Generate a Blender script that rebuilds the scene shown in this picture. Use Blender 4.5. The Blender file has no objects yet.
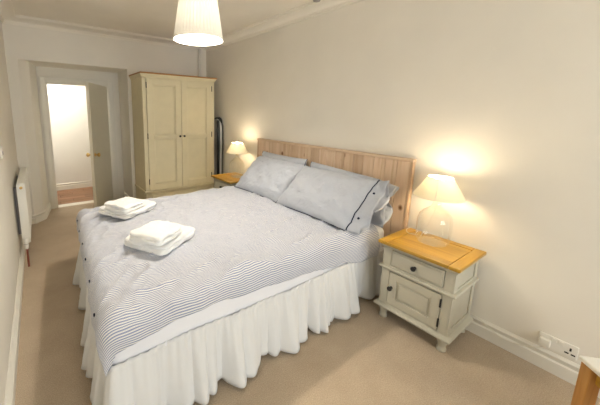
import bpy, bmesh, math, random
from mathutils import Vector, Matrix, noise
from math import sin, cos, pi, radians, hypot

random.seed(7)
scene = bpy.context.scene
C = scene.collection

# ------------------------------------------------------------------ camera
F_PX, YAW, PITCH, ROLL = 293.64, 0.5970, 0.1745, 0.0162
CAM = Vector((-2.3928, 0.2898, 1.48))
fw = Vector((sin(YAW)*cos(PITCH), cos(YAW)*cos(PITCH), -sin(PITCH)))
rt = fw.cross(Vector((0, 0, 1))).normalized()
up = rt.cross(fw)
r2 = rt*cos(ROLL) + up*sin(ROLL)
u2 = -rt*sin(ROLL) + up*cos(ROLL)
cam_d = bpy.data.cameras.new('camera')
cam_d.sensor_fit = 'HORIZONTAL'
cam_d.sensor_width = 36.0
cam_d.lens = F_PX*36.0/600.0
cam_d.shift_x = 62.79/600.0
cam_d.shift_y = -39.37/600.0
cam_d.clip_start = 0.02
cam = bpy.data.objects.new('camera', cam_d)
M = Matrix((r2, u2, -fw)).transposed().to_4x4()
M.translation = CAM
cam.matrix_world = M
C.objects.link(cam)
scene.camera = cam

# ------------------------------------------------------------------ world, daylight, exposure
world = bpy.data.worlds.new('sky')
scene.world = world
world.use_nodes = True
bg = world.node_tree.nodes['Background']
bg.inputs[0].default_value = (0.92, 0.96, 1.0, 1)
bg.inputs[1].default_value = 8.0

PENDANT_W, BEDSIDE_W, HALL_W = 18.0, 0.85, 2.4
WARM = (1.0, 0.80, 0.53)

win_l = bpy.data.lights.new('window_portal', 'AREA')  # portal for sky light through the assumed window behind the camera
win_l.shape = 'RECTANGLE'; win_l.size = 2.1; win_l.size_y = 1.5
win_l.cycles.is_portal = True
wo = bpy.data.objects.new('window_portal', win_l)
wo.location = (-1.4, -2.63, 1.45); wo.rotation_euler = (radians(90), 0, 0)
C.objects.link(wo)

vs = scene.view_settings
vs.view_transform = 'Standard'; vs.look = 'None'; vs.gamma = 1.0
vs.use_curve_mapping = False
vs.exposure = 0.64
scene.cycles.max_bounces = 10
scene.cycles.diffuse_bounces = 6
scene.cycles.transparent_max_bounces = 12
scene.cycles.caustics_reflective = False
scene.cycles.caustics_refractive = False

# ------------------------------------------------------------------ materials
def mat(name, col, rough=0.6, spec=0.3, metal=0.0):
    m = bpy.data.materials.new(name); m.use_nodes = True
    b = m.node_tree.nodes['Principled BSDF']
    b.inputs['Base Color'].default_value = (*col, 1)
    b.inputs['Roughness'].default_value = rough
    b.inputs['Specular IOR Level'].default_value = spec
    b.inputs['Metallic'].default_value = metal
    return m

def nd(m, t, **kw):
    n = m.node_tree.nodes.new(t)
    for k, v in kw.items():
        if k in n.inputs: n.inputs[k].default_value = v
        else: setattr(n, k, v)
    return n
def lk(m, a, b): m.node_tree.links.new(a, b)
def bsdf(m): return m.node_tree.nodes['Principled BSDF']

def coords(m, scale=(1, 1, 1), rand=False, uv=False):
    tc = nd(m, 'ShaderNodeTexCoord')
    mp = nd(m, 'ShaderNodeMapping'); mp.inputs['Scale'].default_value = scale
    lk(m, tc.outputs['UV' if uv else 'Object'], mp.inputs['Vector'])
    if rand:
        oi = nd(m, 'ShaderNodeObjectInfo')
        cm = nd(m, 'ShaderNodeCombineXYZ')
        mu = nd(m, 'ShaderNodeMath', operation='MULTIPLY'); mu.inputs[1].default_value = 37.0
        lk(m, oi.outputs['Random'], mu.inputs[0])
        for i in range(3): lk(m, mu.outputs[0], cm.inputs[i])
        lk(m, cm.outputs[0], mp.inputs['Location'])
    return mp.outputs[0]

def ramp(m, src, stops):
    r = nd(m, 'ShaderNodeValToRGB')
    e = r.color_ramp.elements
    while len(e) < len(stops): e.new(0.5)
    for k, (p, c) in enumerate(stops):
        e[k].position = p; e[k].color = (*c, 1)
    lk(m, src, r.inputs[0])
    return r.outputs[0]

def bump(m, src, strength, dist, prev=None):
    b = nd(m, 'ShaderNodeBump'); b.inputs['Strength'].default_value = strength
    b.inputs['Distance'].default_value = dist
    lk(m, src, b.inputs['Height'])
    if prev: lk(m, prev, b.inputs['Normal'])
    lk(m, b.outputs[0], bsdf(m).inputs['Normal'])
    return b.outputs[0]

def mixc(m, fac, a, b, mode='MIX'):
    x = nd(m, 'ShaderNodeMix', data_type='RGBA', blend_type=mode)
    for s, i in ((fac, 0), (a, 6), (b, 7)):
        if isinstance(s, (int, float)): x.inputs[i].default_value = s
        elif isinstance(s, tuple): x.inputs[i].default_value = (*s, 1)
        else: lk(m, s, x.inputs[i])
    return x.outputs[2]

def noisy(name, col, var, scale, rough=0.7, bstr=0.1, bdist=0.002, bscale=None, spec=0.25):
    m = mat(name, col, rough, spec)
    v = coords(m)
    n = nd(m, 'ShaderNodeTexNoise', Scale=scale, Detail=4.0); lk(m, v, n.inputs['Vector'])
    lo = tuple(c*(1-var) for c in col); hi = tuple(min(1, c*(1+var)) for c in col)
    lk(m, ramp(m, n.outputs['Fac'], [(0.3, lo), (0.7, hi)]), bsdf(m).inputs['Base Color'])
    if bstr:
        n2 = nd(m, 'ShaderNodeTexNoise', Scale=bscale or scale*8, Detail=3.0); lk(m, v, n2.inputs['Vector'])
        bump(m, n2.outputs['Fac'], bstr, bdist)
    return m

M_WALL = noisy('wall_paint', (0.79, 0.755, 0.685), 0.02, 3, 0.75, 0.15, 0.002, 40)
M_CEIL = noisy('ceiling_paint', (0.84, 0.80, 0.72), 0.02, 3, 0.8, 0.1, 0.002, 30)
M_TRIM = noisy('white_gloss_trim', (0.74, 0.71, 0.64), 0.02, 6, 0.4, 0.05, 0.001, 60)
M_HALL = noisy('hall_paint', (0.80, 0.78, 0.73), 0.02, 3, 0.75, 0.1, 0.002, 40)
M_CREAM = noisy('cream_furniture_paint', (0.68, 0.615, 0.43), 0.03, 9, 0.45, 0.06, 0.001, 120)
M_GREYC = noisy('stone_furniture_paint', (0.49, 0.465, 0.38), 0.03, 9, 0.45, 0.06, 0.001, 120)
M_DOOR = noisy('door_paint', (0.70, 0.66, 0.54), 0.02, 6, 0.45, 0.04, 0.001, 60)
M_BLACK = mat('black_iron', (0.012, 0.011, 0.012), 0.45, 0.4)
M_BRASS = mat('brass', (0.72, 0.50, 0.20), 0.28, 0.5, 1.0)
M_ENAMEL = mat('white_enamel', (0.80, 0.78, 0.72), 0.35, 0.4)
M_PLASTIC = mat('white_plastic', (0.78, 0.76, 0.70), 0.35, 0.45)
M_GREYPL = mat('grey_plastic', (0.36, 0.33, 0.32), 0.5, 0.3)
M_COPPER = mat('copper_pipe', (0.30, 0.09, 0.06), 0.4, 0.5, 0.3)
M_DARK = mat('dark_gap', (0.03, 0.027, 0.025), 0.8, 0.1)
M_NAVY = mat('navy_piping', (0.014, 0.018, 0.045), 0.8, 0.1)
M_CORD = mat('cream_flex', (0.70, 0.66, 0.56), 0.5, 0.3)
M_BOARDW = mat('ironing_board_white', (0.72, 0.72, 0.70), 0.8, 0.1)

def carpet():
    m = mat('beige_carpet', (0.48, 0.38, 0.28), 0.95, 0.05)
    v = coords(m)
    n1 = nd(m, 'ShaderNodeTexNoise', Scale=3.2, Detail=5.0, Roughness=0.6); lk(m, v, n1.inputs['Vector'])
    n2 = nd(m, 'ShaderNodeTexNoise', Scale=170.0, Detail=3.0); lk(m, v, n2.inputs['Vector'])
    big = ramp(m, n1.outputs['Fac'], [(0.3, (0.42, 0.33, 0.235)), (0.72, (0.51, 0.41, 0.30))])
    fine = ramp(m, n2.outputs['Fac'], [(0.3, (0.80, 0.80, 0.80)), (0.7, (1.12, 1.12, 1.12))])
    lk(m, mixc(m, 1.0, big, fine, 'MULTIPLY'), bsdf(m).inputs['Base Color'])
    b = bump(m, n2.outputs['Fac'], 0.7, 0.006)
    bump(m, n1.outputs['Fac'], 0.25, 0.02, b)
    bsdf(m).inputs['Sheen Weight'].default_value = 0.2
    return m
M_CARPET = carpet()

def wood(name, dark, mid, light, axis, rand=True, knots=False, rough=0.4, gscale=1.0):
    """grain runs along axis (0 x, 1 y, 2 z)"""
    m = mat(name, mid, rough, 0.35)
    s = [26.0*gscale]*3; s[axis] = 1.6*gscale
    v = coords(m, tuple(s), rand)
    n = nd(m, 'ShaderNodeTexNoise', Scale=1.0, Detail=5.0, Roughness=0.62, Distortion=0.6); lk(m, v, n.inputs['Vector'])
    col = ramp(m, n.outputs['Fac'], [(0.28, dark), (0.5, mid), (0.74, light)])
    oi = nd(m, 'ShaderNodeObjectInfo')
    if rand:
        tone = ramp(m, oi.outputs['Random'], [(0.0, (0.78, 0.75, 0.71)), (1.0, (1.10, 1.10, 1.10))])
        col = mixc(m, 1.0, col, tone, 'MULTIPLY')
    if knots:
        s2 = [8.0]*3; s2[axis] = 6.0
        v2 = coords(m, tuple(s2), True)
        vo = nd(m, 'ShaderNodeTexVoronoi', Scale=1.0); lk(m, v2, vo.inputs['Vector'])
        kf = ramp(m, vo.outputs['Distance'], [(0.07, (1, 1, 1)), (0.18, (0.0, 0.0, 0.0))])
        col = mixc(m, kf, col, (0.15, 0.062, 0.022))
    lk(m, col, bsdf(m).inputs['Base Color'])
    bump(m, n.outputs['Fac'], 0.12, 0.0015)
    return m
M_PINE = wood('pine_plank', (0.50, 0.355, 0.235), (0.62, 0.465, 0.335), (0.70, 0.555, 0.42), 2, True, True, 0.6)
M_PINE_Y = wood('pine_cap', (0.50, 0.355, 0.235), (0.62, 0.465, 0.335), (0.70, 0.555, 0.42), 1, True, False, 0.6)
M_OAK_Y = wood('golden_oak_y', (0.28, 0.145, 0.017), (0.42, 0.24, 0.03), (0.51, 0.315, 0.055), 1, True, False, 0.28)
M_OAK_X = wood('golden_oak_x', (0.28, 0.145, 0.017), (0.42, 0.24, 0.03), (0.51, 0.315, 0.055), 0, True, False, 0.28)
M_OAK_TOP = wood('wardrobe_oak', (0.26, 0.115, 0.03), (0.36, 0.17, 0.05), (0.44, 0.22, 0.07), 0, False, False, 0.4)
M_OAK_Z = wood('stool_oak', (0.32, 0.15, 0.04), (0.46, 0.225, 0.065), (0.54, 0.29, 0.09), 2, False, False, 0.4)
M_FLOORW = wood('hall_floor_wood', (0.20, 0.10, 0.055), (0.30, 0.16, 0.09), (0.37, 0.21, 0.13), 0, True, False, 0.35)

def cloth(name, col, scale=9.0, bstr=0.35, bdist=0.012, rough=0.9, fine=500.0):
    m = mat(name, col, rough, 0.1)
    v = coords(m)
    n = nd(m, 'ShaderNodeTexNoise', Scale=scale, Detail=5.0, Roughness=0.55, Distortion=0.8); lk(m, v, n.inputs['Vector'])
    n2 = nd(m, 'ShaderNodeTexNoise', Scale=fine, Detail=2.0); lk(m, v, n2.inputs['Vector'])
    b = bump(m, n.outputs['Fac'], bstr, bdist)
    bump(m, n2.outputs['Fac'], 0.2, 0.001, b)
    bsdf(m).inputs['Sheen Weight'].default_value = 0.1
    return m
M_SHEET = cloth('white_sheet', (0.80, 0.81, 0.86), 6, 0.25, 0.01)
M_VALANCE = cloth('valance_cotton', (0.71, 0.715, 0.72), 10, 0.25, 0.008)
M_TOWEL = cloth('white_terry', (0.88, 0.88, 0.87), 30, 0.5, 0.006, 0.98, 260.0)
M_PILLOW = cloth('pillow_chambray', (0.42, 0.445, 0.50), 12, 0.7, 0.02, 0.95, 330.0)

def duvet_mat():
    m = cloth('striped_duvet_cotton', (0.6, 0.62, 0.7), 10, 0.6, 0.014)
    v = coords(m, (1, 1, 1), False, True)
    sx = nd(m, 'ShaderNodeSeparateXYZ'); lk(m, v, sx.inputs[0])
    outs = []
    for i, (per, w) in enumerate(((0.011, 0.5), (0.011, 0.5))):
        a = nd(m, 'ShaderNodeMath', operation='MULTIPLY'); a.inputs[1].default_value = 2*pi/per
        lk(m, sx.outputs[i], a.inputs[0])
        s = nd(m, 'ShaderNodeMath', operation='SINE'); lk(m, a.outputs[0], s.inputs[0])
        t = nd(m, 'ShaderNodeMath', operation='MULTIPLY_ADD'); t.inputs[1].default_value = 0.5; t.inputs[2].default_value = 0.5
        lk(m, s.outputs[0], t.inputs[0]); outs.append(t.outputs[0])
    blue, white = (0.235, 0.275, 0.415), (0.80, 0.79, 0.75)
    f1 = ramp(m, outs[1], [(0.35, (0, 0, 0)), (0.65, (1, 1, 1))])
    f0 = ramp(m, outs[0], [(0.35, (0, 0, 0)), (0.65, (1, 1, 1))])
    c1 = mixc(m, f0, white, (0.70, 0.695, 0.69))
    c2 = mixc(m, f0, blue, (0.31, 0.355, 0.52))
    lk(m, mixc(m, f1, c1, c2), bsdf(m).inputs['Base Color'])
    return m
M_DUVET = duvet_mat()

def shade_mat(name, col, tcol, fac):
    m = bpy.data.materials.new(name); m.use_nodes = True
    nt = m.node_tree; nt.nodes.remove(bsdf(m))
    d = nd(m, 'ShaderNodeBsdfDiffuse', Color=(*col, 1))
    t = nd(m, 'ShaderNodeBsdfTranslucent', Color=(*tcol, 1))
    x = nd(m, 'ShaderNodeMixShader'); x.inputs[0].default_value = fac
    lk(m, d.outputs[0], x.inputs[1]); lk(m, t.outputs[0], x.inputs[2])
    lk(m, x.outputs[0], nt.nodes['Material Output'].inputs[0])
    return m
M_SHADE = shade_mat('bedside_shade_fabric', (0.80, 0.74, 0.58), (0.92, 0.80, 0.52), 0.075)
M_PSHADE = shade_mat('pendant_shade_fabric', (0.86, 0.83, 0.76), (0.90, 0.84, 0.72), 0.008)

def emit(name, col, s):
    m = bpy.data.materials.new(name); m.use_nodes = True
    nt = m.node_tree; nt.nodes.remove(bsdf(m))
    e = nd(m, 'ShaderNodeEmission', Color=(*col, 1), Strength=s)
    lk(m, e.outputs[0], nt.nodes['Material Output'].inputs[0])
    return m

def glass_mat():
    m = bpy.data.materials.new('clear_thin_glass'); m.use_nodes = True
    nt = m.node_tree; nt.nodes.remove(bsdf(m))
    t = nd(m, 'ShaderNodeBsdfTransparent', Color=(0.965, 0.97, 0.955, 1))
    g = nd(m, 'ShaderNodeBsdfGlossy', Roughness=0.03); g.inputs['Color'].default_value = (1, 1, 1, 1)
    lw = nd(m, 'ShaderNodeLayerWeight', Blend=0.5)
    pw_ = nd(m, 'ShaderNodeMath', operation='POWER'); pw_.inputs[1].default_value = 2.6
    ma = nd(m, 'ShaderNodeMath', operation='MULTIPLY_ADD'); ma.inputs[1].default_value = 0.9; ma.inputs[2].default_value = 0.06
    lk(m, lw.outputs['Facing'], pw_.inputs[0]); lk(m, pw_.outputs[0], ma.inputs[0])
    x = nd(m, 'ShaderNodeMixShader')
    lk(m, ma.outputs[0], x.inputs[0]); lk(m, t.outputs[0], x.inputs[1]); lk(m, g.outputs[0], x.inputs[2])
    lk(m, x.outputs[0], nt.nodes['Material Output'].inputs[0])
    return m
M_GLASS = glass_mat()

# ------------------------------------------------------------------ helpers
class MB:
    def __init__(s): s.bm = bmesh.new()
    def _take(s, other):
        me = bpy.data.meshes.new('tmp'); other.to_mesh(me); other.free()
        s.bm.from_mesh(me); bpy.data.meshes.remove(me)
    def box(s, x0, x1, y0, y1, z0, z1, bev=0.0, seg=2):
        b = bmesh.new(); bmesh.ops.create_cube(b, size=1.0)
        for v in b.verts:
            v.co = Vector(((x0+x1)/2 + v.co.x*(x1-x0), (y0+y1)/2 + v.co.y*(y1-y0), (z0+z1)/2 + v.co.z*(z1-z0)))
        if bev > 0:
            bmesh.ops.bevel(b, geom=list(b.edges), offset=bev, segments=seg, profile=0.5, affect='EDGES')
        s._take(b); return s
    def lathe(s, prof, n=24, c=(0, 0, 0), close=True, axis='z', pleat=None):
        b = bmesh.new(); rows = []
        for k, (r, z) in enumerate(prof):
            row = []
            for i in range(n):
                a = 2*pi*i/n
                rr = r
                if pleat: rr = r*(1 + pleat*(1 if i % 2 else -1))
                p = (rr*cos(a), rr*sin(a), z)
                if axis == 'x': p = (p[2], p[0], p[1])
                if axis == 'y': p = (p[0], p[2], p[1])
                row.append(b.verts.new((p[0]+c[0], p[1]+c[1], p[2]+c[2])))
            rows.append(row)
        for k in range(len(rows)-1):
            for i in range(n):
                b.faces.new((rows[k][i], rows[k][(i+1) % n], rows[k+1][(i+1) % n], rows[k+1][i]))
        if close:
            b.faces.new(list(reversed(rows[0]))); b.faces.new(rows[-1])
        bmesh.ops.recalc_face_normals(b, faces=b.faces)
        s._take(b); return s
    def tube(s, pts, r, n=8, cyc=False):
        b = bmesh.new(); P = [Vector(p) for p in pts]; rows = []
        N = len(P); prev = None
        for i, p in enumerate(P):
            a = P[(i-1) % N] if (i > 0 or cyc) else p
            c = P[(i+1) % N] if (i < N-1 or cyc) else p
            t = (c-a).normalized()
            if prev is None: prev = Vector((0, 0, 1)) if abs(t.z) < 0.9 else Vector((1, 0, 0))
            nx = (prev - t*prev.dot(t)).normalized(); ny = t.cross(nx); prev = nx
            rows.append([b.verts.new(p + nx*(r*cos(2*pi*k/n)) + ny*(r*sin(2*pi*k/n))) for k in range(n)])
        for i in range(N if cyc else N-1):
            q = rows[(i+1) % N]
            for k in range(n):
                b.faces.new((rows[i][k], rows[i][(k+1) % n], q[(k+1) % n], q[k]))
        if not cyc:
            b.faces.new(list(reversed(rows[0]))); b.faces.new(rows[-1])
        bmesh.ops.recalc_face_normals(b, faces=b.faces)
        s._take(b); return s
    def prism(s, poly, z0, z1):
        b = bmesh.new()
        lo = [b.verts.new((x, y, z0)) for x, y in poly]; hi = [b.verts.new((x, y, z1)) for x, y in poly]
        n = len(poly)
        b.faces.new(list(reversed(lo))); b.faces.new(hi)
        for i in range(n): b.faces.new((lo[i], lo[(i+1) % n], hi[(i+1) % n], hi[i]))
        bmesh.ops.recalc_face_normals(b, faces=b.faces)
        s._take(b); return s
    def sweep(s, path, prof):
        """path: plan points; prof: closed polygon of (offset to the left of the path, z); mitred"""
        b = bmesh.new(); P = [Vector(p) for p in path]; rows = []
        for i, p in enumerate(P):
            ns = []
            if i > 0: d = (P[i]-P[i-1]).normalized(); ns.append(Vector((-d.y, d.x)))
            if i < len(P)-1: d = (P[i+1]-P[i]).normalized(); ns.append(Vector((-d.y, d.x)))
            n = ns[0] if len(ns) == 1 else (ns[0]+ns[1])/(1+ns[0].dot(ns[1]))
            rows.append([b.verts.new((p.x+n.x*d_, p.y+n.y*d_, z)) for d_, z in prof])
        m = len(prof)
        for i in range(len(rows)-1):
            for k in range(m):
                b.faces.new((rows[i][k], rows[i][(k+1) % m], rows[i+1][(k+1) % m], rows[i+1][k]))
        b.faces.new(rows[0]); b.faces.new(list(reversed(rows[-1])))
        bmesh.ops.recalc_face_normals(b, faces=b.faces)
        s._take(b); return s
    def grid(s, rows, cyc=False, uv=None):
        b = s.bm
        R = [[b.verts.new(p) for p in row] for row in rows]
        lay = b.loops.layers.uv.new('UVMap') if uv else None
        for i in range(len(R)-1):
            m = len(R[i])
            for k in range(m if cyc else m-1):
                idx = ((i, k), (i, (k+1) % m), (i+1, (k+1) % m), (i+1, k))
                f = b.faces.new([R[a][c] for a, c in idx])
                if lay:
                    for lp, (a, c) in zip(f.loops, idx): lp[lay].uv = uv[a][c]
        return R
    def build(s, name, m, parent=None, smooth=False, loc=None):
        me = bpy.data.meshes.new(name); s.bm.to_mesh(me); s.bm.free()
        me.materials.append(m)
        if smooth:
            me.polygons.foreach_set('use_smooth', [True]*len(me.polygons))
            try: me.set_sharp_from_angle(angle=radians(42))
            except Exception: pass
        return link(name, me, parent, loc)

def link(name, me, parent=None, loc=None):
    o = bpy.data.objects.new(name, me); C.objects.link(o)
    if parent: o.parent = parent
    if loc: o.location = loc
    return o
def tag(o, label, cat, group=None):
    o['label'] = label; o['category'] = cat
    if group: o['group'] = group
    return o
def thing(name, label, cat, loc=(0, 0, 0), rz=0.0, group=None):
    o = bpy.data.objects.new(name, None); C.objects.link(o)
    o.empty_display_size = 0.1; o.location = loc; o.rotation_euler = (0, 0, rz)
    return tag(o, label, cat, group)
def struct(o, label=None):
    o['kind'] = 'structure'
    if label: o['label'] = label
    return o
def copy_tree(o, parent=None):
    c = o.copy(); C.objects.link(c)
    if parent: c.parent = parent
    for ch in list(o.children): copy_tree(ch, c)
    return c
def fbm(x, y, z, s=1.0, o=3):
    return noise.fractal(Vector((x*s, y*s, z*s)), 0.6, 2.1, o)
def smooth_pts(pts, n=6):
    P = [Vector(p) for p in pts]; out = []
    for i in range(len(P)-1):
        p0 = P[max(i-1, 0)]; p1 = P[i]; p2 = P[i+1]; p3 = P[min(i+2, len(P)-1)]
        for k in range(n):
            t = k/n
            out.append(0.5*((2*p1) + (p2-p0)*t + (2*p0-5*p1+4*p2-p3)*t*t + (3*p1-p0-3*p2+p3)*t*t*t))
    out.append(P[-1]); return out
def lerp_pts(tab, x):
    if x <= tab[0][0]: return tab[0][1]
    for (a, va), (b, vb) in zip(tab, tab[1:]):
        if x <= b:
            t = (x-a)/(b-a); t = t*t*(3-2*t)
            return va + (vb-va)*t
    return tab[-1][1]

# ------------------------------------------------------------------ the room
LX, YF, ZC, YN = -2.63, 4.767, 2.51, -2.6
AX0, AX1, AZ, YD = -2.52, -1.268, 2.047, 5.33
DX0, DX1, DZ = -2.25, -1.43, 1.845

struct(MB().box(LX-0.15, 0.15, YN-0.15, YD+0.02, -0.08, 0.0).build('floor', M_CARPET), 'beige short-pile carpet covering the bedroom floor')
struct(MB().box(LX-0.15, 0.15, YN-0.15, YF, ZC, ZC+0.1).build('ceiling', M_CEIL), 'plain warm-white painted bedroom ceiling')
struct(MB().box(0.0, 0.15, YN-0.15, YF, 0, ZC).build('wall_right', M_WALL), 'long off-white wall behind the headboard')
struct(MB().box(LX-0.15, LX, YN-0.15, YF, 0, ZC).build('wall_left', M_WALL), 'off-white wall carrying the radiator')
w = MB()
w.prism([(LX-0.15, YF), (AX0, YF), (-2.415, 4.88), (-2.345, YD), (-2.345, YD+0.12), (LX-0.15, YD+0.12)], 0, ZC+0.1)
w.box(AX1, 0.15, YF, YD+0.12, 0, ZC+0.1)
w.prism([(AX0, YF), (AX1, YF), (AX1, YD+0.12), (-2.345, YD+0.12), (-2.345, YD), (-2.415, 4.88)], AZ, ZC+0.1)
w.box(-2.345, DX0, YD, YD+0.12, 0, AZ)
w.box(DX1, AX1, YD, YD+0.12, 0, AZ)
w.box(DX0, DX1, YD, YD+0.12, DZ, AZ)
struct(w.build('wall_far', M_WALL), 'off-white far wall with the recessed door alcove')
# near wall, out of view; its window is assumed, sized for even frontal daylight
WX0, WX1, WZ0, WZ1 = -2.45, -0.35, 0.70, 2.20
w = MB()
w.box(LX, WX0, YN-0.15, YN, 0, ZC); w.box(WX1, 0, YN-0.15, YN, 0, ZC)
w.box(WX0, WX1, YN-0.15, YN, 0, WZ0); w.box(WX0, WX1, YN-0.15, YN, WZ1, ZC)
struct(w.build('wall_near', M_WALL), 'off-white wall behind the viewer with a wide assumed window')
win = MB()
for (a, b_, c, d) in ((WX0, WX1, WZ0, WZ0+0.05), (WX0, WX1, WZ1-0.05, WZ1), (WX0, WX0+0.05, WZ0, WZ1), (WX1-0.05, WX1, WZ0, WZ1), (-1.425, -1.375, WZ0, WZ1)):
    win.box(a, b_, YN-0.11, YN-0.05, c, d, 0.006)
wn = struct(win.build('assumed_window_1', M_TRIM), 'assumed white framed two-pane window, out of view, added for daylight')
for (a, b_) in ((WX0+0.05, -1.425), (-1.375, WX1-0.05)):
    MB().box(a, b_, YN-0.083, YN-0.079, WZ0+0.05, WZ1-0.05).build('pane', M_GLASS, wn)

# cornices
corn = [(0, 2.428), (0.012, 2.428), (0.014, 2.442)]
for k in range(7):
    a = k/6*pi/2
    corn.append((0.022 + 0.105*(1-cos(a)), 2.444 + 0.045*sin(a)))
corn += [(0.134, 2.492), (0.136, 2.502), (0.155, 2.503), (0.155, 2.515), (0, 2.515)]
path = [(0, YN), (0, YF), (LX, YF), (LX, YN)]
struct(MB().sweep(path, corn).build('trim_1', M_CEIL, smooth=True), 'coved plaster cornice around the bedroom ceiling')
# skirting boards
def skirt(h=0.112, t=0.02):
    t = t+0.004
    return [(0, 0), (t, 0), (t, h*0.62), (t-0.010, h*0.68), (t-0.010, h*0.80), (t-0.006, h*0.84), (t-0.006, h*0.90), (t-0.018, h), (0, h)]
struct(MB().sweep([(0, YN), (0, YF)], skirt(0.118)).build('baseboard_right', M_TRIM, smooth=True))
struct(MB().sweep([(LX, YF), (LX, YN)], skirt(0.118)).build('baseboard_left', M_TRIM, smooth=True))
struct(MB().sweep([(-0.02, YF), (AX1, YF), (AX1, YD)], skirt(0.118)).build('baseboard_far', M_TRIM, smooth=True))
struct(MB().sweep([(-2.345, YD-0.02), (-2.415, 4.88), (AX0, YF), (LX+0.02, YF)], skirt(0.118)).build('baseboard_alcove', M_TRIM, smooth=True))
# boxed pipe in the far corner
struct(MB().lathe([(0.028, 0.0), (0.028, 2.45)], 16, (-0.135, YF-0.032, 0)).build('trim_2', M_TRIM, smooth=True), 'white painted pipe rising in the far corner')
# door architrave
a = MB()
for (x0, x1, z0, z1) in ((DX0-0.075, DX0, 0, DZ+0.075), (DX1, DX1+0.075, 0, DZ+0.075), (DX0, DX1, DZ, DZ+0.075)):
    a.box(x0, x1, YD-0.022, YD, z0, z1, 0.004)
    a.box(min(x0, x1)+0.012, max(x0, x1)-0.012, YD-0.03, YD-0.02, z0 if z0 == 0 else z0+0.012, z1-0.012, 0.003)
for (x0, x1, z0, z1) in ((DX0-0.001, DX0+0.02, 0, DZ), (DX1-0.02, DX1+0.001, 0, DZ), (DX0, DX1, DZ-0.02, DZ+0.001)):
    a.box(x0, x1, YD, YD+0.13, z0, z1, 0.003)
struct(a.build('trim_3', M_TRIM), 'white moulded architrave around the doorway')
# door leaf
hinge = Vector((DX1-0.022, YD-0.03, 0)); free = Vector((-1.80, 4.60, 0))
dv = (free-hinge); dl = 0.785
door = thing('door_1', 'plain cream painted door standing open into the bedroom', 'door', hinge, math.atan2(dv.y, dv.x))
door['kind'] = 'structure'
MB().box(0, dl, -0.038, 0, 0.012, DZ-0.025, 0.003).build('door_leaf', M_DOOR, door)
for s in (1, -1):
    y0 = 0 if s > 0 else -0.038
    k = MB()
    k.lathe([(0.027, 0), (0.027, 0.004*s), (0.012, 0.008*s), (0.009, 0.028*s), (0.020, 0.036*s), (0.0275, 0.050*s), (0.026, 0.062*s), (0.015, 0.070*s)], 18, (dl-0.065, y0, 0.865), True, 'y')
    k.build('door_knob', M_BRASS, door, True)
for z in (0.25, 1.6):
    MB().lathe([(0.007, z), (0.007, z+0.09)], 8, (0.0, -0.044, 0)).build('hinge', M_BRASS, door, True)

# hall beyond the door
HY = 6.45
struct(MB().box(-2.77, 0.14, YD+0.12, HY, -0.08, -0.012).build('floor_hall_base', M_DARK), 'dark underlay beneath the hall floorboards')
fl = struct(MB().box(DX0, DX1, YD, YD+0.14, -0.05, 0.002, 0.002).build('trim_4', M_TRIM), 'painted threshold strip in the doorway')
plank0 = None
hf = bpy.data.objects['floor_hall_base']
pw = 0.14; yy = YD+0.14; k = 0
while yy < HY:
    xo = -2.77 + (k*0.19) % 0.55
    for j in range(0, 4):
        x0 = xo + j*0.586
        if plank0 is None:
            plank0 = MB().box(0, 0.583, 0, pw-0.003, -0.014, 0.0, 0.0015, 1).build('floorboard', M_FLOORW, hf, False, (x0, yy, 0))
        else:
            link('floorboard', plank0.data, hf, (x0, yy, 0))
    yy += pw; k += 1
struct(MB().box(-2.90, 0.27, HY, HY+0.1, -0.08, 2.45).build('wall_hall', M_HALL), 'bright white wall of the hallway')
struct(MB().box(-2.90, -2.77, YD+0.06, HY, -0.08, 2.45).build('wall_hall_left', M_HALL))
struct(MB().box(0.14, 0.27, YD+0.06, HY, -0.08, 2.45).build('wall_hall_right', M_HALL))
struct(MB().box(-2.90, 0.27, YD+0.12, HY+0.1, 2.45, 2.55).build('ceiling_hall', M_HALL))
struct(MB().sweep([(0.14, HY), (-2.77, HY)], skirt(0.12)).build('baseboard_hall', M_TRIM, smooth=True))
hl = bpy.data.lights.new('hall_lamp', 'POINT'); hl.energy = HALL_W*10; hl.color = (1, 0.97, 0.91); hl.shadow_soft_size = 0.15
ho = bpy.data.objects.new('hall_lamp', hl); ho.location = (-2.2, 5.95, 2.2); C.objects.link(ho)

# ------------------------------------------------------------------ wardrobe
W = thing('wardrobe', 'tall cream painted double-door wardrobe with an oak top board', 'wardrobe', (-0.688, 4.23, 0))
W.scale = (1, 1, 1.013)
hw, dp = 0.538, 0.517
b = MB()
b.box(-hw, hw, 0.02, dp, 0.06, 1.885, 0.003)
b.box(-hw, -0.487, 0, 0.03, 0.06, 1.885, 0.004); b.box(0.487, hw, 0, 0.03, 0.06, 1.885, 0.004)
b.box(-hw, hw, 0, 0.03, 1.862, 1.90, 0.003)
b.box(-hw, hw, 0, 0.03, 0.06, 0.10, 0.003)
b.box(-hw, hw, 0, 0.03, 0.315, 0.345, 0.003)
b.build('body', M_CREAM, W)
c = MB()
prof = [(0, 1.88), (0.006, 1.88), (0.010, 1.895), (0.024, 1.910), (0.027, 1.918), (0, 1.918)]
c.sweep([(hw, dp), (hw, 0), (-hw, 0), (-hw, dp)][::-1], [(-d, z) for d, z in prof])
c.build('cornice', M_CREAM, W, True)
MB().box(-hw-0.03, hw+0.03, -0.03, dp, 1.918, 1.938, 0.006).build('top_board', M_OAK_TOP, W)
mld = [(0, 0.340), (0.012, 0.340), (0.016, 0.350), (0.012, 0.362), (0, 0.366)]
MB().sweep([(hw, dp), (hw, 0), (-hw, 0), (-hw, dp)][::-1], [(-d, z) for d, z in mld]).build('moulding', M_CREAM, W, True)
pl = [(0, 0.0), (0.014, 0.0), (0.014, 0.075), (0.006, 0.09), (0, 0.092)]
MB().sweep([(hw, dp), (hw, 0), (-hw, 0), (-hw, dp)][::-1], [(-d, z) for d, z in pl]).build('plinth', M_CREAM, W, True)
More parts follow.
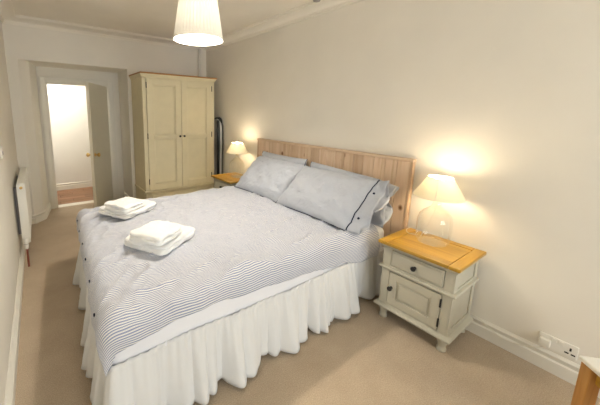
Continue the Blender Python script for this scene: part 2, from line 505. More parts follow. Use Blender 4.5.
def knob(n, r, parent, m=M_BLACK, c=(0, 0, 0), axis='y', s=-1):
    p = [(r*0.62, 0), (r*0.5, 0.006*s), (r*0.42, 0.014*s), (r*0.8, 0.018*s), (r, 0.024*s), (r*0.92, 0.031*s), (r*0.5, 0.036*s)]
    return MB().lathe(p, 14, c, True, axis).build(n, m, parent, True)
def panel_door(x0, x1, z0, z1, st, splits, parent, m):
    """frame-and-panel door facing -y; splits: list of (z0,z1) panels"""
    d = MB()
    d.box(x0, x0+st, -0.012, 0.018, z0, z1, 0.003); d.box(x1-st, x1, -0.012, 0.018, z0, z1, 0.003)
    zz = [z0] + [v for s_ in splits for v in s_] + [z1]
    for i in range(0, len(zz), 2): d.box(x0+st-0.001, x1-st+0.001, -0.012, 0.018, zz[i], zz[i+1], 0.003)
    D = d.build('door', m, parent)
    for (a0, a1) in splits:
        p = MB()
        p.box(x0+st-0.002, x1-st+0.002, 0.008, 0.014, a0-0.002, a1+0.002)
        g = 0.014
        for (q0, q1, r0, r1) in ((x0+st, x0+st+g, a0, a1), (x1-st-g, x1-st, a0, a1), (x0+st, x1-st, a0, a0+g), (x0+st, x1-st, a1-g, a1)):
            p.box(q0, q1, -0.002, 0.010, r0, r1, 0.004)
        p.build('panel', m, D)
    return D
for sgn in (-1, 1):
    x0, x1 = (-0.485, -0.002) if sgn < 0 else (0.002, 0.485)
    D = panel_door(x0, x1, 0.372, 1.86, 0.085, [(0.46, 1.075), (1.125, 1.785)], W, M_CREAM)
    knob('knob', 0.015, D, c=(sgn*0.032, -0.012, 1.105))
    for z in (0.46, 1.08, 1.74):
        MB().lathe([(0.006, z), (0.006, z+0.075)], 8, (sgn*0.487, -0.013, 0)).build('hinge', M_BLACK, D, True)
d = MB().box(-0.455, 0.455, -0.004, 0.018, 0.108, 0.308, 0.003).build('drawer', M_CREAM, W)
for x in (-0.205, 0.175): knob('knob', 0.015, d, c=(x, -0.004, 0.222))

# ------------------------------------------------------------------ ironing board in the gap
ib = thing('ironing_board', 'folded ironing board with black cover stood between wardrobe and wall', 'ironing board', (-0.06, 4.19, 0))
def outline(o, top):
    pts = [(0.30, 0.05)]
    for k in range(13):
        a = pi*k/12
        pts.append((0.15+(0.15+o)*cos(a), top-0.15+(0.15+o)*sin(a)))
    return pts + [(-o, 0.05)]
def slab(name, m, xa, xb_, o, top):
    q = MB().prism(outline(o, top), xa, xb_)
    for v in q.bm.verts: v.co = Vector((v.co.z, v.co.x, v.co.y))
    q.build(name, m, ib)
slab('board', M_BOARDW, -0.004, 0.022, 0.0, 1.36)
slab('cover', M_BLACK, 0.022, 0.038, 0.008, 1.375)
MB().tube(smooth_pts([(0.03, 0.01, 1.28), (0.024, 0.015, 1.345), (0.004, 0.02, 1.375), (-0.022, 0.03, 1.385)]), 0.008, 8).build('hanging_hook', M_BLACK, ib, True)
for ya_ in (0.02, 0.22):
    MB().tube([(-0.026, ya_, 0.012), (-0.026, 0.03 if ya_ < 0.1 else 0.2, 1.34)], 0.021, 8).build('leg', M_BLACK, ib, True)

# ------------------------------------------------------------------ bedside cabinets
def make_cabinet(label, loc):
    """front faces -x, base centre at loc"""
    B = thing('bedside_cabinet', label, 'bedside cabinet', loc, 0, 'painted oak-topped bedside cabinets')
    y, xf, xb = 0.213, -0.387, -0.022          # half width, front plane, back plane
    b = MB()
    b.box(xf+0.012, xb, -y, y, 0.105, 0.57, 0.002)
    b.box(xf, xf+0.02, -y, -y+0.048, 0.105, 0.565, 0.003); b.box(xf, xf+0.02, y-0.048, y, 0.105, 0.565, 0.003)
    for (z0, z1) in ((0.105, 0.135), (0.385, 0.428), (0.545, 0.568)): b.box(xf, xf+0.02, -y+0.04, y-0.04, z0, z1, 0.002)
    b.build('body', M_GREYC, B)
    for s in (-1, 1):                           # framed side with a recessed panel
        f = MB()
        for (x0, x1, z0, z1) in ((xf, xf+0.055, 0.12, 0.56), (xb-0.045, xb, 0.12, 0.56), (xf+0.05, xb-0.04, 0.12, 0.16), (xf+0.05, xb-0.04, 0.375, 0.43), (xf+0.05, xb-0.04, 0.53, 0.56)):
            f.box(x0, x1, s*(y+0.008)-(0.008 if s > 0 else 0.0), s*(y+0.008)+(0.0 if s > 0 else 0.008), z0, z1, 0.002)
        f.build('side_frame', M_GREYC, B)
    loop = [(xb, y), (xb, -y), (xf, -y), (xf, y), (xb, y)]
    def band(name, prof):
        path = [(xb, y+0.008), (xf, y+0.008), (xf, -y-0.008), (xb, -y-0.008)]
        return MB().sweep(path, [(-d, z) for d, z in prof]).build(name, M_GREYC, B, True)
    band('base_moulding', [(0, 0.098), (0.020, 0.098), (0.024, 0.107), (0.018, 0.120), (0.006, 0.126), (0, 0.130)])
    band('waist_moulding', [(0, 0.396), (0.014, 0.398), (0.019, 0.406), (0.014, 0.414), (0, 0.418)])
    band('top_moulding', [(0, 0.548), (0.006, 0.550), (0.010, 0.562), (0.020, 0.572), (0.021, 0.579), (0, 0.579)])
    # top: oak frame with a recessed centre panel
    tx0, tx1, ty = -0.430, -0.004, 0.2485
    T = MB().box(tx0+0.06, tx1-0.05, -ty+0.05, ty-0.05, 0.579, 0.588).build('top', M_OAK_TOP, B)
    for (a0, a1) in ((-ty, -ty+0.062), (ty-0.062, ty)):
        MB().box(tx0, tx1, a0, a1, 0.579, 0.602, 0.006).build('stile', M_OAK_X, T)
    for (a0, a1) in ((tx0, tx0+0.07), (tx1-0.055, tx1)):
        MB().box(a0, a1, -ty+0.0615, ty-0.0615, 0.5792, 0.6018, 0.005).build('rail', M_OAK_Y, T)
    MB().box(tx0+0.073, tx1-0.058, -ty+0.065, ty-0.065, 0.5795, 0.5998, 0.003).build('centre_panel', M_OAK_Y, T)
    # drawer
    q = y-0.051
    d = MB(); d.box(xf-0.003, xf+0.018, -q, q, 0.432, 0.541, 0.003)
    d.box(xf-0.007, xf, -q+0.012, q-0.012, 0.444, 0.529, 0.0035)
    D = d.build('drawer', M_GREYC, B)
    knob('knob', 0.0165, D, c=(xf-0.007, 0.004, 0.484), axis='x')
    # door: frame, recessed panel, hinges on the near side, knob on the far side
    z0, z1, st = 0.139, 0.381, 0.052
    f = MB()
    f.box(xf-0.003, xf+0.016, -q, -q+st, z0, z1, 0.002); f.box(xf-0.003, xf+0.016, q-st, q, z0, z1, 0.002)
    f.box(xf-0.003, xf+0.016, -q+st-0.001, q-st+0.001, z0, z0+st, 0.002); f.box(xf-0.003, xf+0.016, -q+st-0.001, q-st+0.001, z1-st, z1, 0.002)
    D = f.build('door', M_GREYC, B)
    p = MB(); p.box(xf+0.008, xf+0.014, -q+st-0.002, q-st+0.002, z0+st-0.002, z1-st+0.002)
    p.box(xf+0.001, xf+0.010, -q+st+0.016, q-st-0.016, z0+st+0.016, z1-st-0.016, 0.004)
    p.build('panel', M_GREYC, D)
    knob('knob', 0.0165, D, c=(xf-0.003, q-0.022, 0.268), axis='x')
    for z in (0.165, 0.30):
        MB().lathe([(0.0055, z), (0.0055, z+0.055)], 8, (xf-0.004, -q-0.001, 0)).build('hinge', M_BLACK, D, True)
    for sx in (xf+0.03, xb-0.03):
        for sy in (-1, 1):
            MB().lathe([(0.020, 0.0), (0.026, 0.006), (0.027, 0.022), (0.021, 0.030), (0.021, 0.036), (0.027, 0.060), (0.033, 0.082), (0.034, 0.0985)], 16, (sx, sy*(y-0.022), 0)).build('foot', M_GREYC, B, True)
    return B
cab1 = make_cabinet('stone painted bedside cabinet with oak top on the near side of the bed', (-0.022, 1.0985, 0))
cab2 = copy_tree(cab1)
cab2.location = (-0.022, 3.545, 0)
cab2['label'] = 'bedside cabinet half hidden behind the bed beside the wardrobe'

# ------------------------------------------------------------------ bedside lamps
def make_lamp(label, loc):
    L = thing('table_lamp', label, 'lamp', loc, 0, 'glass bedside lamps')
    g = [(0.004, 0.004), (0.07, 0.002), (0.092, 0.006), (0.101, 0.022), (0.104, 0.06), (0.105, 0.12), (0.103, 0.165), (0.093, 0.203), (0.070, 0.232), (0.045, 0.252), (0.030, 0.266), (0.025, 0.282), (0.024, 0.305), (0.029, 0.312)]
    gb = MB().lathe(g, 40, (0, 0, 0), False).build('glass_base', M_GLASS, L, True)
    MB().lathe([(0.020, 0.300), (0.023, 0.313), (0.023, 0.322), (0.014, 0.326), (0.014, 0.352), (0.010, 0.354)], 20).build('lamp_holder', M_BRASS, L, True)
    # pleated empire shade
    n = 96
    prof = [(0.147, 0.330), (0.147, 0.334), (0.129, 0.365), (0.109, 0.398), (0.090, 0.430), (0.073, 0.460), (0.073, 0.464)]
    S = MB().lathe(prof, n, (0, 0, 0), False, 'z', 0.012).build('lamp_shade', M_SHADE, L, True)
    for r, z in ((0.147, 0.331), (0.073, 0.463)):
        MB().tube([(r*cos(2*pi*k/32), r*sin(2*pi*k/32), z) for k in range(32)], 0.0024, 6, True).build('rim', M_CORD, S, True)
    a = radians(195)
    MB().tube([(0.148*cos(a), 0.148*sin(a), 0.331), (0.075*cos(a), 0.075*sin(a), 0.463)], 0.0022, 6).build('seam', M_CORD, S)
    sp = MB()
    for k in range(3):
        a = 2*pi*k/3 + 0.4
        sp.tube([(0.014*cos(a), 0.014*sin(a), 0.35), (0.072*cos(a), 0.072*sin(a), 0.462)], 0.0016, 6)
    sp.build('shade_carrier', M_BRASS, L)
    r = 0.026
    bp = [(r*sin(pi*k/12), 0.446 - r*cos(pi*k/12)) for k in range(1, 12)]
    MB().lathe([(0.012, 0.352), (0.012, 0.42)] + bp[2:], 18).build('bulb', emit('bedside_bulb', WARM, BEDSIDE_W/(4*pi*r*r)), L, True)
    # flex inside the bottle
    MB().tube([(0, 0, 0.285), (-0.005, 0.01, 0.22), (-0.02, 0.035, 0.12), (-0.03, 0.055, 0.05), (-0.02, 0.070, 0.012)], 0.0022, 6).build('inner_flex', M_CORD, L, True)
    return L
lamp1 = make_lamp('lit glass bottle lamp with cream shade on the near bedside cabinet', (-0.180, 1.115, 0.6025))
lamp2 = copy_tree(lamp1)
lamp2.location = (-0.20, 3.52, 0.6025)
lamp2['label'] = 'small-looking lit glass lamp in the corner near the wardrobe'
# near lamp's flex: over the back of the cabinet, down the wall, along the skirting to the plug
lc = lamp1.location
cordp = [(-0.175, 1.217, 0.6055), (-0.15, 1.245, 0.6055), (-0.16, 1.285, 0.6055), (-0.10, 1.325, 0.6055), (-0.04, 1.325, 0.607), (-0.013, 1.31, 0.598), (-0.012, 1.305, 0.50), (-0.014, 1.30, 0.25), (-0.024, 1.27, 0.128), (-0.025, 1.0, 0.126), (-0.026, 0.84, 0.126), (-0.030, 0.78, 0.10), (-0.033, 0.70, 0.072), (-0.032, 0.62, 0.085), (-0.030, 0.555, 0.118), (-0.030, 0.523, 0.149)]
cd = MB().tube([p - lc for p in smooth_pts(cordp)], 0.0028, 6).build('power_cord', M_CORD, lamp1, True)
pg = MB().box(-0.043, -0.0096, 0.500, 0.546, 0.150, 0.196, 0.007)
for v in pg.bm.verts: v.co -= lc
pg.build('plug', M_PLASTIC, cd, True)

# ------------------------------------------------------------------ wall fittings
so = thing('wall_socket', 'white double wall socket above the skirting with one plug in', 'socket', (0, 0.475, 0.176))
MB().box(-0.0095, -0.0005, -0.078, 0.078, -0.040, 0.040, 0.003).build('face_plate', M_PLASTIC, so)
for y in (0.014, -0.014): MB().box(-0.0135, -0.009, y-0.009, y+0.009, 0.012, 0.036, 0.002).build('switch', M_PLASTIC, so)
for (dy, dz, a, b_) in ((0, 0.014, 0.004, 0.0095), (-0.014, -0.012, 0.0085, 0.004), (0.014, -0.012, 0.0085, 0.004)):
    MB().box(-0.0105, -0.009, -0.050+dy*0.9-a, -0.050+dy*0.9+a, dz-b_-0.004, dz+b_-0.004).build('pin_hole', M_DARK, so)
ls = thing('light_switch', "white switch plate on the left wall, at the picture's left edge", 'switch', (LX, 3.012, 1.16))
MB().box(0.0005, 0.010, -0.043, 0.043, -0.043, 0.043, 0.003).build('face_plate', M_PLASTIC, ls)
MB().box(0.009, 0.015, -0.012, 0.012, -0.02, 0.004, 0.002).build('rocker', M_GREYPL, ls)

# radiator
R = thing('radiator', 'white panel radiator on the left wall with a copper pipe', 'radiator', (LX, 4.0, 0))
x0, x1, ya, yb, z0, z1 = 0.034, 0.094, -0.45, 0.45, 0.225, 0.795
b = MB()
b.box(x1-0.012, x1, ya, yb, z0, z1, 0.005); b.box(x0, x0+0.012, ya, yb, z0, z1, 0.005)
for k in range(22):
    yc = ya+0.04+k*(yb-ya-0.08)/21
    b.box(x1-0.004, x1+0.005, yc-0.011, yc+0.011, z0+0.03, z1-0.03, 0.004)
b.build('panel', M_ENAMEL, R)
for y0_, y1_ in ((ya-0.003, ya+0.004), (yb-0.004, yb+0.003)):
    MB().box(x0-0.002, x1+0.002, y0_, y1_, z0, z1, 0.002).build('end_cover', M_ENAMEL, R)
tg = MB()
tg.box(x0, x1, ya, yb, z1-0.004, z1+0.004, 0.002)
for k in range(28):
    yc = ya+0.03+k*(yb-ya-0.06)/27
    tg.box(x0+0.012, x1-0.012, yc-0.010, yc+0.010, z1+0.003, z1+0.006)
tg.build('top_grille', M_ENAMEL, R)
MB().lathe([(0.013, 0), (0.013, -0.008), (0.008, -0.012)], 14, (0.066, ya-0.002, z1-0.035), True, 'y').build('bleed_plug', M_BRASS, R, True)
MB().lathe([(0.012, z0-0.045), (0.017, z0-0.03), (0.017, z0+0.005), (0.022, z0+0.01), (0.022, z0+0.05), (0.014, z0+0.06)], 16, (0.062, ya-0.035, 0)).build('valve', M_ENAMEL, R, True)
MB().lathe([(0.016, z0-0.005), (0.018, z0+0.009)], 14, (0.062, ya-0.035, 0)).build('valve_collar', M_BLACK, R, True)
MB().tube([(0.062, ya-0.035, 0.0), (0.062, ya-0.035, z0-0.02)], 0.0085, 10).build('pipe', M_COPPER, R, True)
MB().tube([(0.062, ya-0.035, z0+0.03), (0.062, ya+0.003, z0+0.03)], 0.009, 8).build('valve_tail', M_BRASS, R, True)
for y in (ya+0.15, yb-0.15): MB().box(0.001, x0+0.004, y-0.02, y+0.02, z0+0.05, z1-0.06, 0.002).build('wall_bracket', M_GREYPL, R)

# ceiling fitting
cf = thing('ceiling_sensor', 'small grey fitting on the ceiling edge above the headboard wall', 'fitting', (-0.185, 2.29, ZC))
MB().lathe([(0.036, 0.0), (0.036, -0.012), (0.030, -0.030), (0.012, -0.036)], 20).build('housing', M_GREYPL, cf, True)
MB().lathe([(0.040, 0.0), (0.040, -0.006), (0.036, -0.008)], 20).build('base_ring', M_GREYPL, cf, True)

# ------------------------------------------------------------------ pendant lamp
P = thing('pendant_lamp', 'lit pendant lamp with pleated white fabric shade hanging from the ceiling', 'lamp', (-1.345, 2.37, 1.995))
n = 88
pp = [(0.180, 0.0), (0.180, 0.012), (0.1795, 0.0125)] + [(0.1795 - 0.052*k/8, 0.0125+0.3255*k/8) for k in range(1, 9)]
S = MB().lathe(pp[2:], n, (0, 0, 0), False, 'z', 0.016).build('lamp_shade', M_PSHADE, P, True)
MB().lathe([(0.1815, 0.0), (0.1815, 0.013)], 56, (0, 0, 0), False).build('hem_band', M_PSHADE, S, True)
MB().lathe([(0.1295, 0.328), (0.1295, 0.342)], 56, (0, 0, 0), False).build('top_band', M_PSHADE, S, True)
sp = MB()
for k in range(3):
    a = 2*pi*k/3
    sp.tube([(0.02*cos(a), 0.02*sin(a), 0.325), (0.127*cos(a), 0.127*sin(a), 0.330)], 0.002, 6)
sp.tube([(0.02*cos(2*pi*k/16), 0.02*sin(2*pi*k/16), 0.325) for k in range(16)], 0.002, 6, True)
sp.build('shade_carrier', M_ENAMEL, P)
MB().lathe([(0.018, 0.235), (0.020, 0.24), (0.020, 0.32), (0.012, 0.345), (0.004, 0.35)], 16).build('lamp_holder', M_PLASTIC, P, True)
r = 0.065
bp = [(r*sin(pi*k/12), 0.165 - r*cos(pi*k/12)) for k in range(1, 12)]
MB().lathe(bp[:-1] + [(0.016, 0.236)], 20).build('bulb', emit('pendant_bulb', (1.0, 0.92, 0.79), PENDANT_W/(4*pi*r*r)), P, True)
MB().tube([(0, 0, 0.34), (0, 0, 0.50)], 0.0035, 8).build('cord', M_PLASTIC, P, True)
MB().lathe([(0.010, 0.478), (0.035, 0.490), (0.046, 0.500), (0.047, 0.5145)], 22).build('ceiling_rose', M_PLASTIC, P, True)

# ------------------------------------------------------------------ bed
BX0, BX1, BY0, BY1 = -2.225, -0.075, 1.488, 3.182
bed = thing('bed', 'wide double bed with pine plank headboard and white gathered valance', 'bed', (-1.15, 2.31, 0))
bo = Vector((-1.15, 2.31, 0))
def skew(x, y):
    return x + 0.055*(y-1.49)*min(1, max(0, (-1.2-x)/1.0))
def rel(mb):
    for v in mb.bm.verts:
        v.co.x = skew(v.co.x, v.co.y); v.co -= bo
    return mb
rel(MB().box(BX0+0.03, BX1, BY0+0.03, BY1-0.03, 0.03, 0.33, 0.02)).build('base', M_SHEET, bed)
ft = None
for fx in (BX0+0.12, BX1-0.12):
    for fy in (BY0+0.12, BY1-0.12):
        rel(MB().lathe([(0.025, 0), (0.025, 0.04)], 12, (fx, fy, 0))).build('foot', M_BLACK, bed, True)
mm = rel(MB().box(BX0, BX1, BY0, BY1, 0.325, 0.560, 0.05, 5))
mm.build('mattress', M_SHEET, bed, True)
# headboard: vertical planks, cap rail and end battens
HY0, HY1, HZ = 1.353, 3.265, 1.145
hb = rel(MB().box(-0.036, -0.022, HY0+0.01, HY1-0.01, 0.02, HZ-0.03)).build('headboard', M_PINE_Y, bed)
npl = 19; pw = (HY1-HY0-0.044)/npl
pm = MB().box(-0.0105, 0.0105, -pw/2+0.0007, pw/2-0.0007, 0.0, HZ-0.028, 0.0045, 1)
me0 = None
for k in range(npl):
    yc = HY0+0.022+pw*(k+0.5)
    if me0 is None:
        o = pm.build('plank', M_PINE, hb, False, Vector((-0.0465, yc, 0.004)) - bo); me0 = o.data
    else: link('plank', me0, hb, Vector((-0.0465, yc, 0.004)) - bo)
rel(MB().box(-0.068, -0.020, HY0-0.004, HY1+0.004, HZ-0.024, HZ, 0.005)).build('cap_rail', M_PINE_Y, hb)
for y0_, y1_ in ((HY0, HY0+0.0215), (HY1-0.0215, HY1)):
    rel(MB().box(-0.061, -0.021, y0_, y1_, 0.0, HZ-0.024, 0.003)).build('end_batten', M_PINE, hb)

# gathered valance
def valance():
    path = [(-0.085, BY0), (BX0+0.05, BY0)]
    for k in range(1, 9):
        a = pi/2*k/8; path.append((BX0+0.05-0.05*sin(a), BY0+0.05-0.05*cos(a)))
    path.append((BX0, BY1-0.05))
    for k in range(1, 9):
        a = pi/2*k/8; path.append((BX0+0.05-0.05*cos(a), BY1-0.05+0.05*sin(a)))
    path.append((-0.085, BY1))
    P = [Vector(p) for p in path]; L = [0]
    for a, b_ in zip(P, P[1:]): L.append(L[-1]+(b_-a).length)
    tot = L[-1]; ns = 900; nz = 16
    rows = []
    stations = []
    j = 0
    for i in range(ns+1):
        s = tot*i/ns
        while j < len(L)-2 and s > L[j+1]: j += 1
        t = (s-L[j])/max(1e-6, L[j+1]-L[j]); p = P[j].lerp(P[j+1], t)
        d = (P[j+1]-P[j]).normalized(); nrm = Vector((d.y, -d.x))*1.0
        stations.append((s, p, d))
    for kz in range(nz+1):
        t = kz/nz                      # 0 at the seam, 1 at the hem
        row = []
        for s, p, d in stations:
            nrm = Vector((-d.y, d.x))*-1.0
            # outward = away from the bed centre
            c = Vector((-1.15, 2.33)); 
            if (p+nrm*0.1-c).length < (p-nrm*0.1-c).length: nrm = -nrm
            ph = s*2*pi/0.31 + 3.2*fbm(s, 0.3, 0, 2.1, 2)
            fold = 2*abs(sin(ph/2))**0.8-1
            wv = fold*0.8 + 0.45*(2*abs(sin(ph*1.3+0.7))-1) + 0.9*fbm(s, 7.7, 0, 5.0, 2)
            crease = 0.35*sin(s*2*pi/0.043 + 3*fbm(s, 1.7, 0, 6, 2))*(1-t)**1.5
            amp = 0.005 + 0.040*t**0.9
            flare = 0.006 + 0.036*t
            off = flare + amp*wv + 0.011*crease + 0.006*fbm(s, t*0.8, 3.0, 6, 3)*t
            off = max(off, -0.004 if t < 0.2 else 0.0)
            hem = 0.018 + 0.014*fbm(s, 9.0, 0, 3.0, 2) + 0.022*max(0, -wv)
            z = 0.395 - 0.012*fbm(s, 4.0, 0, 2, 2) + (max(hem, 0.006) - 0.395)*t
            q = p + nrm*off
            row.append((q.x, q.y, z))
        rows.append(row)
    m = MB(); m.grid(rows)
    o = rel(m).build('valance', M_VALANCE, bed, True)
    sd = o.modifiers.new('thickness', 'SOLIDIFY'); sd.thickness = 0.0025; sd.offset = 0
    # narrow gathered seam
    return o
valance()
# ------------------------------------------------------------------ duvet
def make_duvet():
    ztop = 0.594; rr = 0.095
    ex0 = -2.172               # foot edge of the flat part
    ey0, ey1 = 1.568, 3.12
    near = [(-2.3, 0.225), (-2.2, 0.196), (-2.05, 0.167), (-1.9, 0.154), (-1.7, 0.148), (-1.5, 0.163), (-1.12, 0.185), (-0.7, 0.228), (-0.39, 0.28), (-0.2, 0.29)]
    nx, ny = 260, 230
    rows, uvs = [], []
    for i in range(nx+1):
        u = i/nx
        row, uvr = [], []
        for j in range(ny+1):
            v = j/ny
            # cloth coordinates
            xe = -0.20          # head end
            a_len = 0.150 + 0.022*fbm(v*5, 2.2, 0, 1.6, 2) + 0.045*math.exp(-v/0.07)
            sx = xe + (ex0 - a_len - xe)*u
            b0 = lerp_pts(near, sx) + 0.010*fbm(sx, 5.0, 0, 3.0, 2)
            b1 = 0.20 + 0.02*fbm(sx, 8.0, 0, 3.0, 2)
            sy = (ey0-b0) + ((ey1+b1)-(ey0-b0))*v
            a = max(0.0, ex0-sx); b_ = max(0.0, ey0-sy); c_ = max(0.0, sy-ey1)
            px, py = max(sx, ex0), min(max(sy, ey0), ey1)
            ox, oy = -a, (c_-b_)
            d = hypot(ox, oy)
            # wrinkles of the flat part
            wr = 0.012*fbm(sx, sy, 0.0, 2.2, 3)
            r1 = 1-abs(fbm(sx*1.3+0.8*sy, sy*3.0-1.2*sx, 14.0, 1.5, 2))*2.2
            wr += 0.012*max(0.0, r1)**2
            r2_ = 1-abs(fbm(sx*3.2-2.0*sy, sy*2.0+0.7*sx, 24.0, 1.7, 2))*2.4
            wr += 0.006*max(0.0, r2_)**2
            dg = (sx*0.8 + sy*0.6)
            wr += 0.0045*fbm(sx*1.2+0.3*sy, sy*3.4-sx, 2.0, 2.6, 3)
            wr += 0.0065*(1-abs(fbm(sx*0.9-0.6*sy, sy*2.2+sx*0.9, 4.0, 2.4, 2)))*0.7
            edge = min(1.0, max(0.0, (sy-ey0)/0.5))
            wr += 0.010*(1-edge)*fbm(sx*2.6+sy*1.8, sy*1.1, 9.0, 2.0, 3)
            if d > 1e-6:
                th = min(d/rr, pi/2)
                hor = rr*sin(th); dr = rr*(1-cos(th)) + max(0.0, d-rr*pi/2)
                hx, hy = ox/d, oy/d
                fl = 0.010*fbm(sx*3.0, sy*3.0, 6.0, 2.0, 2)*min(1, dr/0.08) + 0.05*max(0, dr-0.05)*0.6
                x = px + hx*(hor+fl); y = py + hy*(hor+fl); z = ztop - dr + wr*max(0.2, 1-dr/0.1)
            else:
                x, y, z = px, py, ztop + wr
            # slight crown in the middle, dip under the pillows
            if d == 0: z += 0.012*sin(pi*min(1, max(0, (sy-ey0)/(ey1-ey0))))*min(1.0, (sx-ex0)/0.4)
            if x > -0.6: z -= 0.006*min(1, (x+0.6)/0.2)
            row.append((skew(x, y), y, z)); uvr.append((sx, sy))
        rows.append(row); uvs.append(uvr)
    m = MB(); m.grid(rows, False, uvs)
    base = Vector((-1.2, 2.3, 0.57))
    for v in m.bm.verts: v.co -= base
    D = thing('duvet', 'crumpled pale blue striped duvet spread over the bed', 'duvet', base)
    o = m.build('duvet_cover', M_DUVET, D, True)
    sd = o.modifiers.new('thickness', 'SOLIDIFY'); sd.thickness = 0.010; sd.offset = -1
    # dark buttons along the foot opening
    for t in (0.16, 0.30, 0.44, 0.58, 0.72, 0.86):
        j = int(ny*t); p = Vector(rows[nx-6][j])
        MB().lathe([(0.006, 0.002), (0.0085, 0.0), (0.0085, -0.004), (0.005, -0.0055)], 12, p-base, True, 'x').build('button', M_NAVY, D, True)
    return D
make_duvet()

# ------------------------------------------------------------------ pillows
def make_pillow(label, near_end, far_end, bx, bz, tilt, height, T, seed, flap=0.0, yawj=0.0, sag=0.0):
    """pillowcase lying along y from far_end to near_end, leaning at tilt; flap: open sleeve length at the near end"""
    L = far_end-near_end
    Pt = thing('pillow', label, 'pillow', (bx, (near_end+far_end)/2, bz), yawj, 'blue grey pillows against the headboard')
    ct, st = cos(tilt), sin(tilt)
    ex = Vector((ct, 0, st)); ez = Vector((-st, 0, ct)); ey = Vector((0, 1, 0))
    NS, NV = 64, 56
    def sect(s):
        """s: 0 far end .. 1 near end -> half height, half thickness"""
        body = 1.0 - (flap/L)
        u = 2*s/body - 1
        if u <= 1:
            k = max(0.0, 1-abs(u)**2.6)
            tt = T/2*(k**0.5) + 0.004
            hh = height/2*(1 - 0.05*(1-u*u) + 0.01)
            if u > 0 and flap: tt = max(tt, 0.020*u)
        else:
            q = (s-body)/(1-body)
            tt = 0.020 + 0.014*q; hh = height/2*(1.0 - 0.02*q)
        return hh, tt
    def pt(s, a):
        hh, tt = sect(s)
        c, sn = cos(a), sin(a)
        v = (abs(c)**0.82)*(1 if c >= 0 else -1)
        zz = (abs(sn)**1.15)*(1 if sn >= 0 else -1)
        body = 1.0 - (flap/L)
        q = max(0.0, (s-body)/(1-body)) if flap else 0.0
        y = L/2 - s*L
        hh *= 1-sag*s*s
        h = v*hh - sag*s*s*height/2
        z = zz*tt
        # concave ends between the corners
        if s < 0.5: y -= 0.022*(1-v*v)*(1-2*s)**4
        elif not flap: y += 0.022*(1-v*v)*(2*s-1)**4
        nz = fbm(s*3+seed, v*1.6, zz*0.7, 1.3, 3)
        z += 0.020*nz*(1-abs(v)**4)*(1-q) + 0.014*fbm(s*6+seed, v*4, zz, 1.0, 2)*(1-abs(v)**3)
        if q: 
            z += q*(0.030*sin(v*5.5+seed) + 0.012*sin(v*11+seed*2)); y += q*0.018*sin(v*4+seed*1.3+zz)
            h += q*0.012*sin(zz*2+seed)
        # sag: bottom edge follows the bed
        p = ex*(h+height/2) + ez*z + ey*y
        return p
    m = MB()
    rows = [[pt(i/NS, 2*pi*k/NV) for k in range(NV)] for i in range(NS+1)]
    R_ = m.grid(rows, True)
    m.bm.faces.new(R_[0])
    if not flap: m.bm.faces.new(list(reversed(R_[-1])))
    bmesh.ops.recalc_face_normals(m.bm, faces=m.bm.faces)
    o = m.build('pillowcase', M_PILLOW, Pt, True)
    if flap:
        sd = o.modifiers.new('thickness', 'SOLIDIFY'); sd.thickness = 0.002; sd.offset = -1
    body = 1.0 - flap/L if flap else 1.0
    # piping round the seam
    loop = [pt(i/NS, pi) for i in range(int(NS*body)+1)]
    pm_ = MB()
    pm_.tube(loop, 0.0036, 6)
    pm_.tube([pt(0.0, pi*k/16) for k in range(17)], 0.0032, 6)
    if flap:
        line = []
        for k in range(2, 27):
            a = pi*k/28; p = pt(body, a); line.append(p + ez*0.003)
        pm_.tube(line, 0.0038, 6)
        for a in (pi*0.36, pi*0.64):
            q = pt(body+(1-body)*0.33, a) + ez*0.003
            bmq = MB(); bmq.lathe([(0.003, 0.004), (0.0085, 0.003), (0.009, 0.0), (0.009, -0.002)], 12)
            rot = Vector((0, 0, 1)).rotation_difference(ez).to_matrix()
            for v in bmq.bm.verts: v.co = rot @ v.co + q
            bmq.build('button', M_NAVY, Pt, True)
    else:
        pm_.tube([pt(1.0, pi*k/16) for k in range(17)], 0.0032, 6)
    pm_.build('piping', M_NAVY, Pt, True)
    return Pt
make_pillow('rear pillow nearest the wardrobe, propped upright against the headboard', 2.37, 3.10, -0.225, 0.605, radians(72), 0.415, 0.10, 3.1)
make_pillow('rear pillow with open sleeve, upright behind the large front pillow', 1.44, 2.31, -0.225, 0.605, radians(72), 0.40, 0.10, 5.7, 0.13, 0, 0.13)
make_pillow('front pillow at the far side of the bed, leaning back', 2.30, 3.08, -0.530, 0.612, radians(42), 0.50, 0.19, 1.3)
make_pillow('front pillow at the near side with navy piped sleeve and buttons', 1.43, 2.335, -0.545, 0.612, radians(42), 0.50, 0.195, 8.2, 0.115)

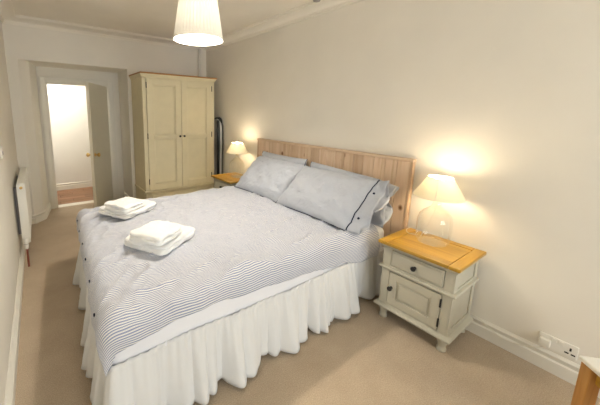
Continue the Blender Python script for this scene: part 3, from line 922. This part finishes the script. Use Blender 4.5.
# ------------------------------------------------------------------ towels
def make_towel(name, label, cx, cy, z, lx, ly, rz, layers, lh, seed):
    m = MB()
    for k in range(layers):
        jx, jy = random.uniform(-0.006, 0.006), random.uniform(-0.006, 0.006)
        hx, hy = lx/2-random.uniform(0, 0.006), ly/2-random.uniform(0, 0.006)
        zc = lh*(k+0.5); rows = []
        nu = 72; nv = 14
        # rounded slab as stacked superellipse rings
        prof = [(0.0, -1), (0.55, -1), (0.9, -0.98)] + [(1-0.0+0.0, 0)]
        ring = []
        for q in range(nv+1):
            a = -pi/2 + pi*q/nv
            ring.append((cos(a), sin(a)))
        seq = [(0.02, -1), (0.4, -1), (0.75, -1)] + [(1.0, r_) for r_ in ring] + [(0.75, 1), (0.4, 1), (0.02, 1)]
        e = lh*0.5
        for (sc, rg) in seq:
            row = []
            for i in range(nu):
                a = 2*pi*i/nu; c, s_ = cos(a), sin(a)
                f = (abs(c)**10 + abs(s_)**10)**(-0.1)
                if isinstance(rg, tuple):
                    ix, iy, zz = hx-e+e*rg[0], hy-e+e*rg[0], e*rg[1]*1.06
                    x, y = f*c*ix, f*s_*iy
                else:
                    x, y, zz = f*c*(hx-e)*sc, f*s_*(hy-e)*sc, e*rg*1.06
                nn = fbm(x*6+seed, y*6, k*1.7+seed, 1.4, 3)
                zz2 = zc + zz + 0.010*nn*(1 if k or zz > 0 else 0.0) + (0.004*sin(x*14+seed) if k == layers-1 and zz > 0 else 0)
                row.append((x+jx+0.012*fbm(y*9+seed, zz*20, k, 1.2, 2), y+jy+0.012*fbm(x*9, zz*20+seed, k, 1.2, 2), zz2))
            rows.append(row)
        R_ = m.grid(rows, True)
        m.bm.faces.new(list(reversed(R_[0]))); m.bm.faces.new(R_[-1])
    bmesh.ops.recalc_face_normals(m.bm, faces=m.bm.faces)
    o = m.build(name, M_TOWEL, None, True, (cx, cy, z))
    o.rotation_euler = (0, 0, rz)
    return tag(o, label, 'towel', 'folded white towels on the bed')
make_towel('bath_towel', 'larger folded white towel at the bottom of the nearer towel stack', -1.765, 2.115, 0.617, 0.375, 0.33, radians(31), 2, 0.029, 1.0)
make_towel('hand_towel', 'smaller folded white towel on top of the nearer towel stack', -1.815, 2.045, 0.682, 0.25, 0.245, radians(33), 2, 0.027, 4.0)
make_towel('bath_towel', 'larger folded white towel at the bottom of the farther towel stack', -1.80, 2.83, 0.617, 0.37, 0.34, radians(29), 2, 0.026, 7.0)
make_towel('hand_towel', 'smaller folded white towel on top of the farther towel stack', -1.835, 2.76, 0.675, 0.25, 0.24, radians(30), 2, 0.025, 9.0)

# ------------------------------------------------------------------ stool at the right edge
ST = thing('stool', 'white topped oak stool cut off by the right edge of the picture', 'stool', (-0.545, 0.095, 0), radians(45))
h = 0.195
MB().box(-h, h, -h, h, 0.452, 0.472, 0.006, 3).build('seat', M_ENAMEL, ST)
for sx in (-1, 1):
    for sy in (-1, 1):
        MB().box(sx*(h-0.030)-0.023, sx*(h-0.030)+0.023, sy*(h-0.030)-0.023, sy*(h-0.030)+0.023, 0, 0.452, 0.004).build('leg', M_OAK_Z, ST)
for s in (-1, 1):
    MB().box(-h+0.056, h-0.056, s*(h-0.035)-0.010, s*(h-0.035)+0.010, 0.39, 0.4515, 0.003).build('apron', M_OAK_X, ST)
    MB().box(s*(h-0.035)-0.010, s*(h-0.035)+0.010, -h+0.056, h-0.056, 0.39, 0.4515, 0.003).build('apron', M_OAK_Y, ST)
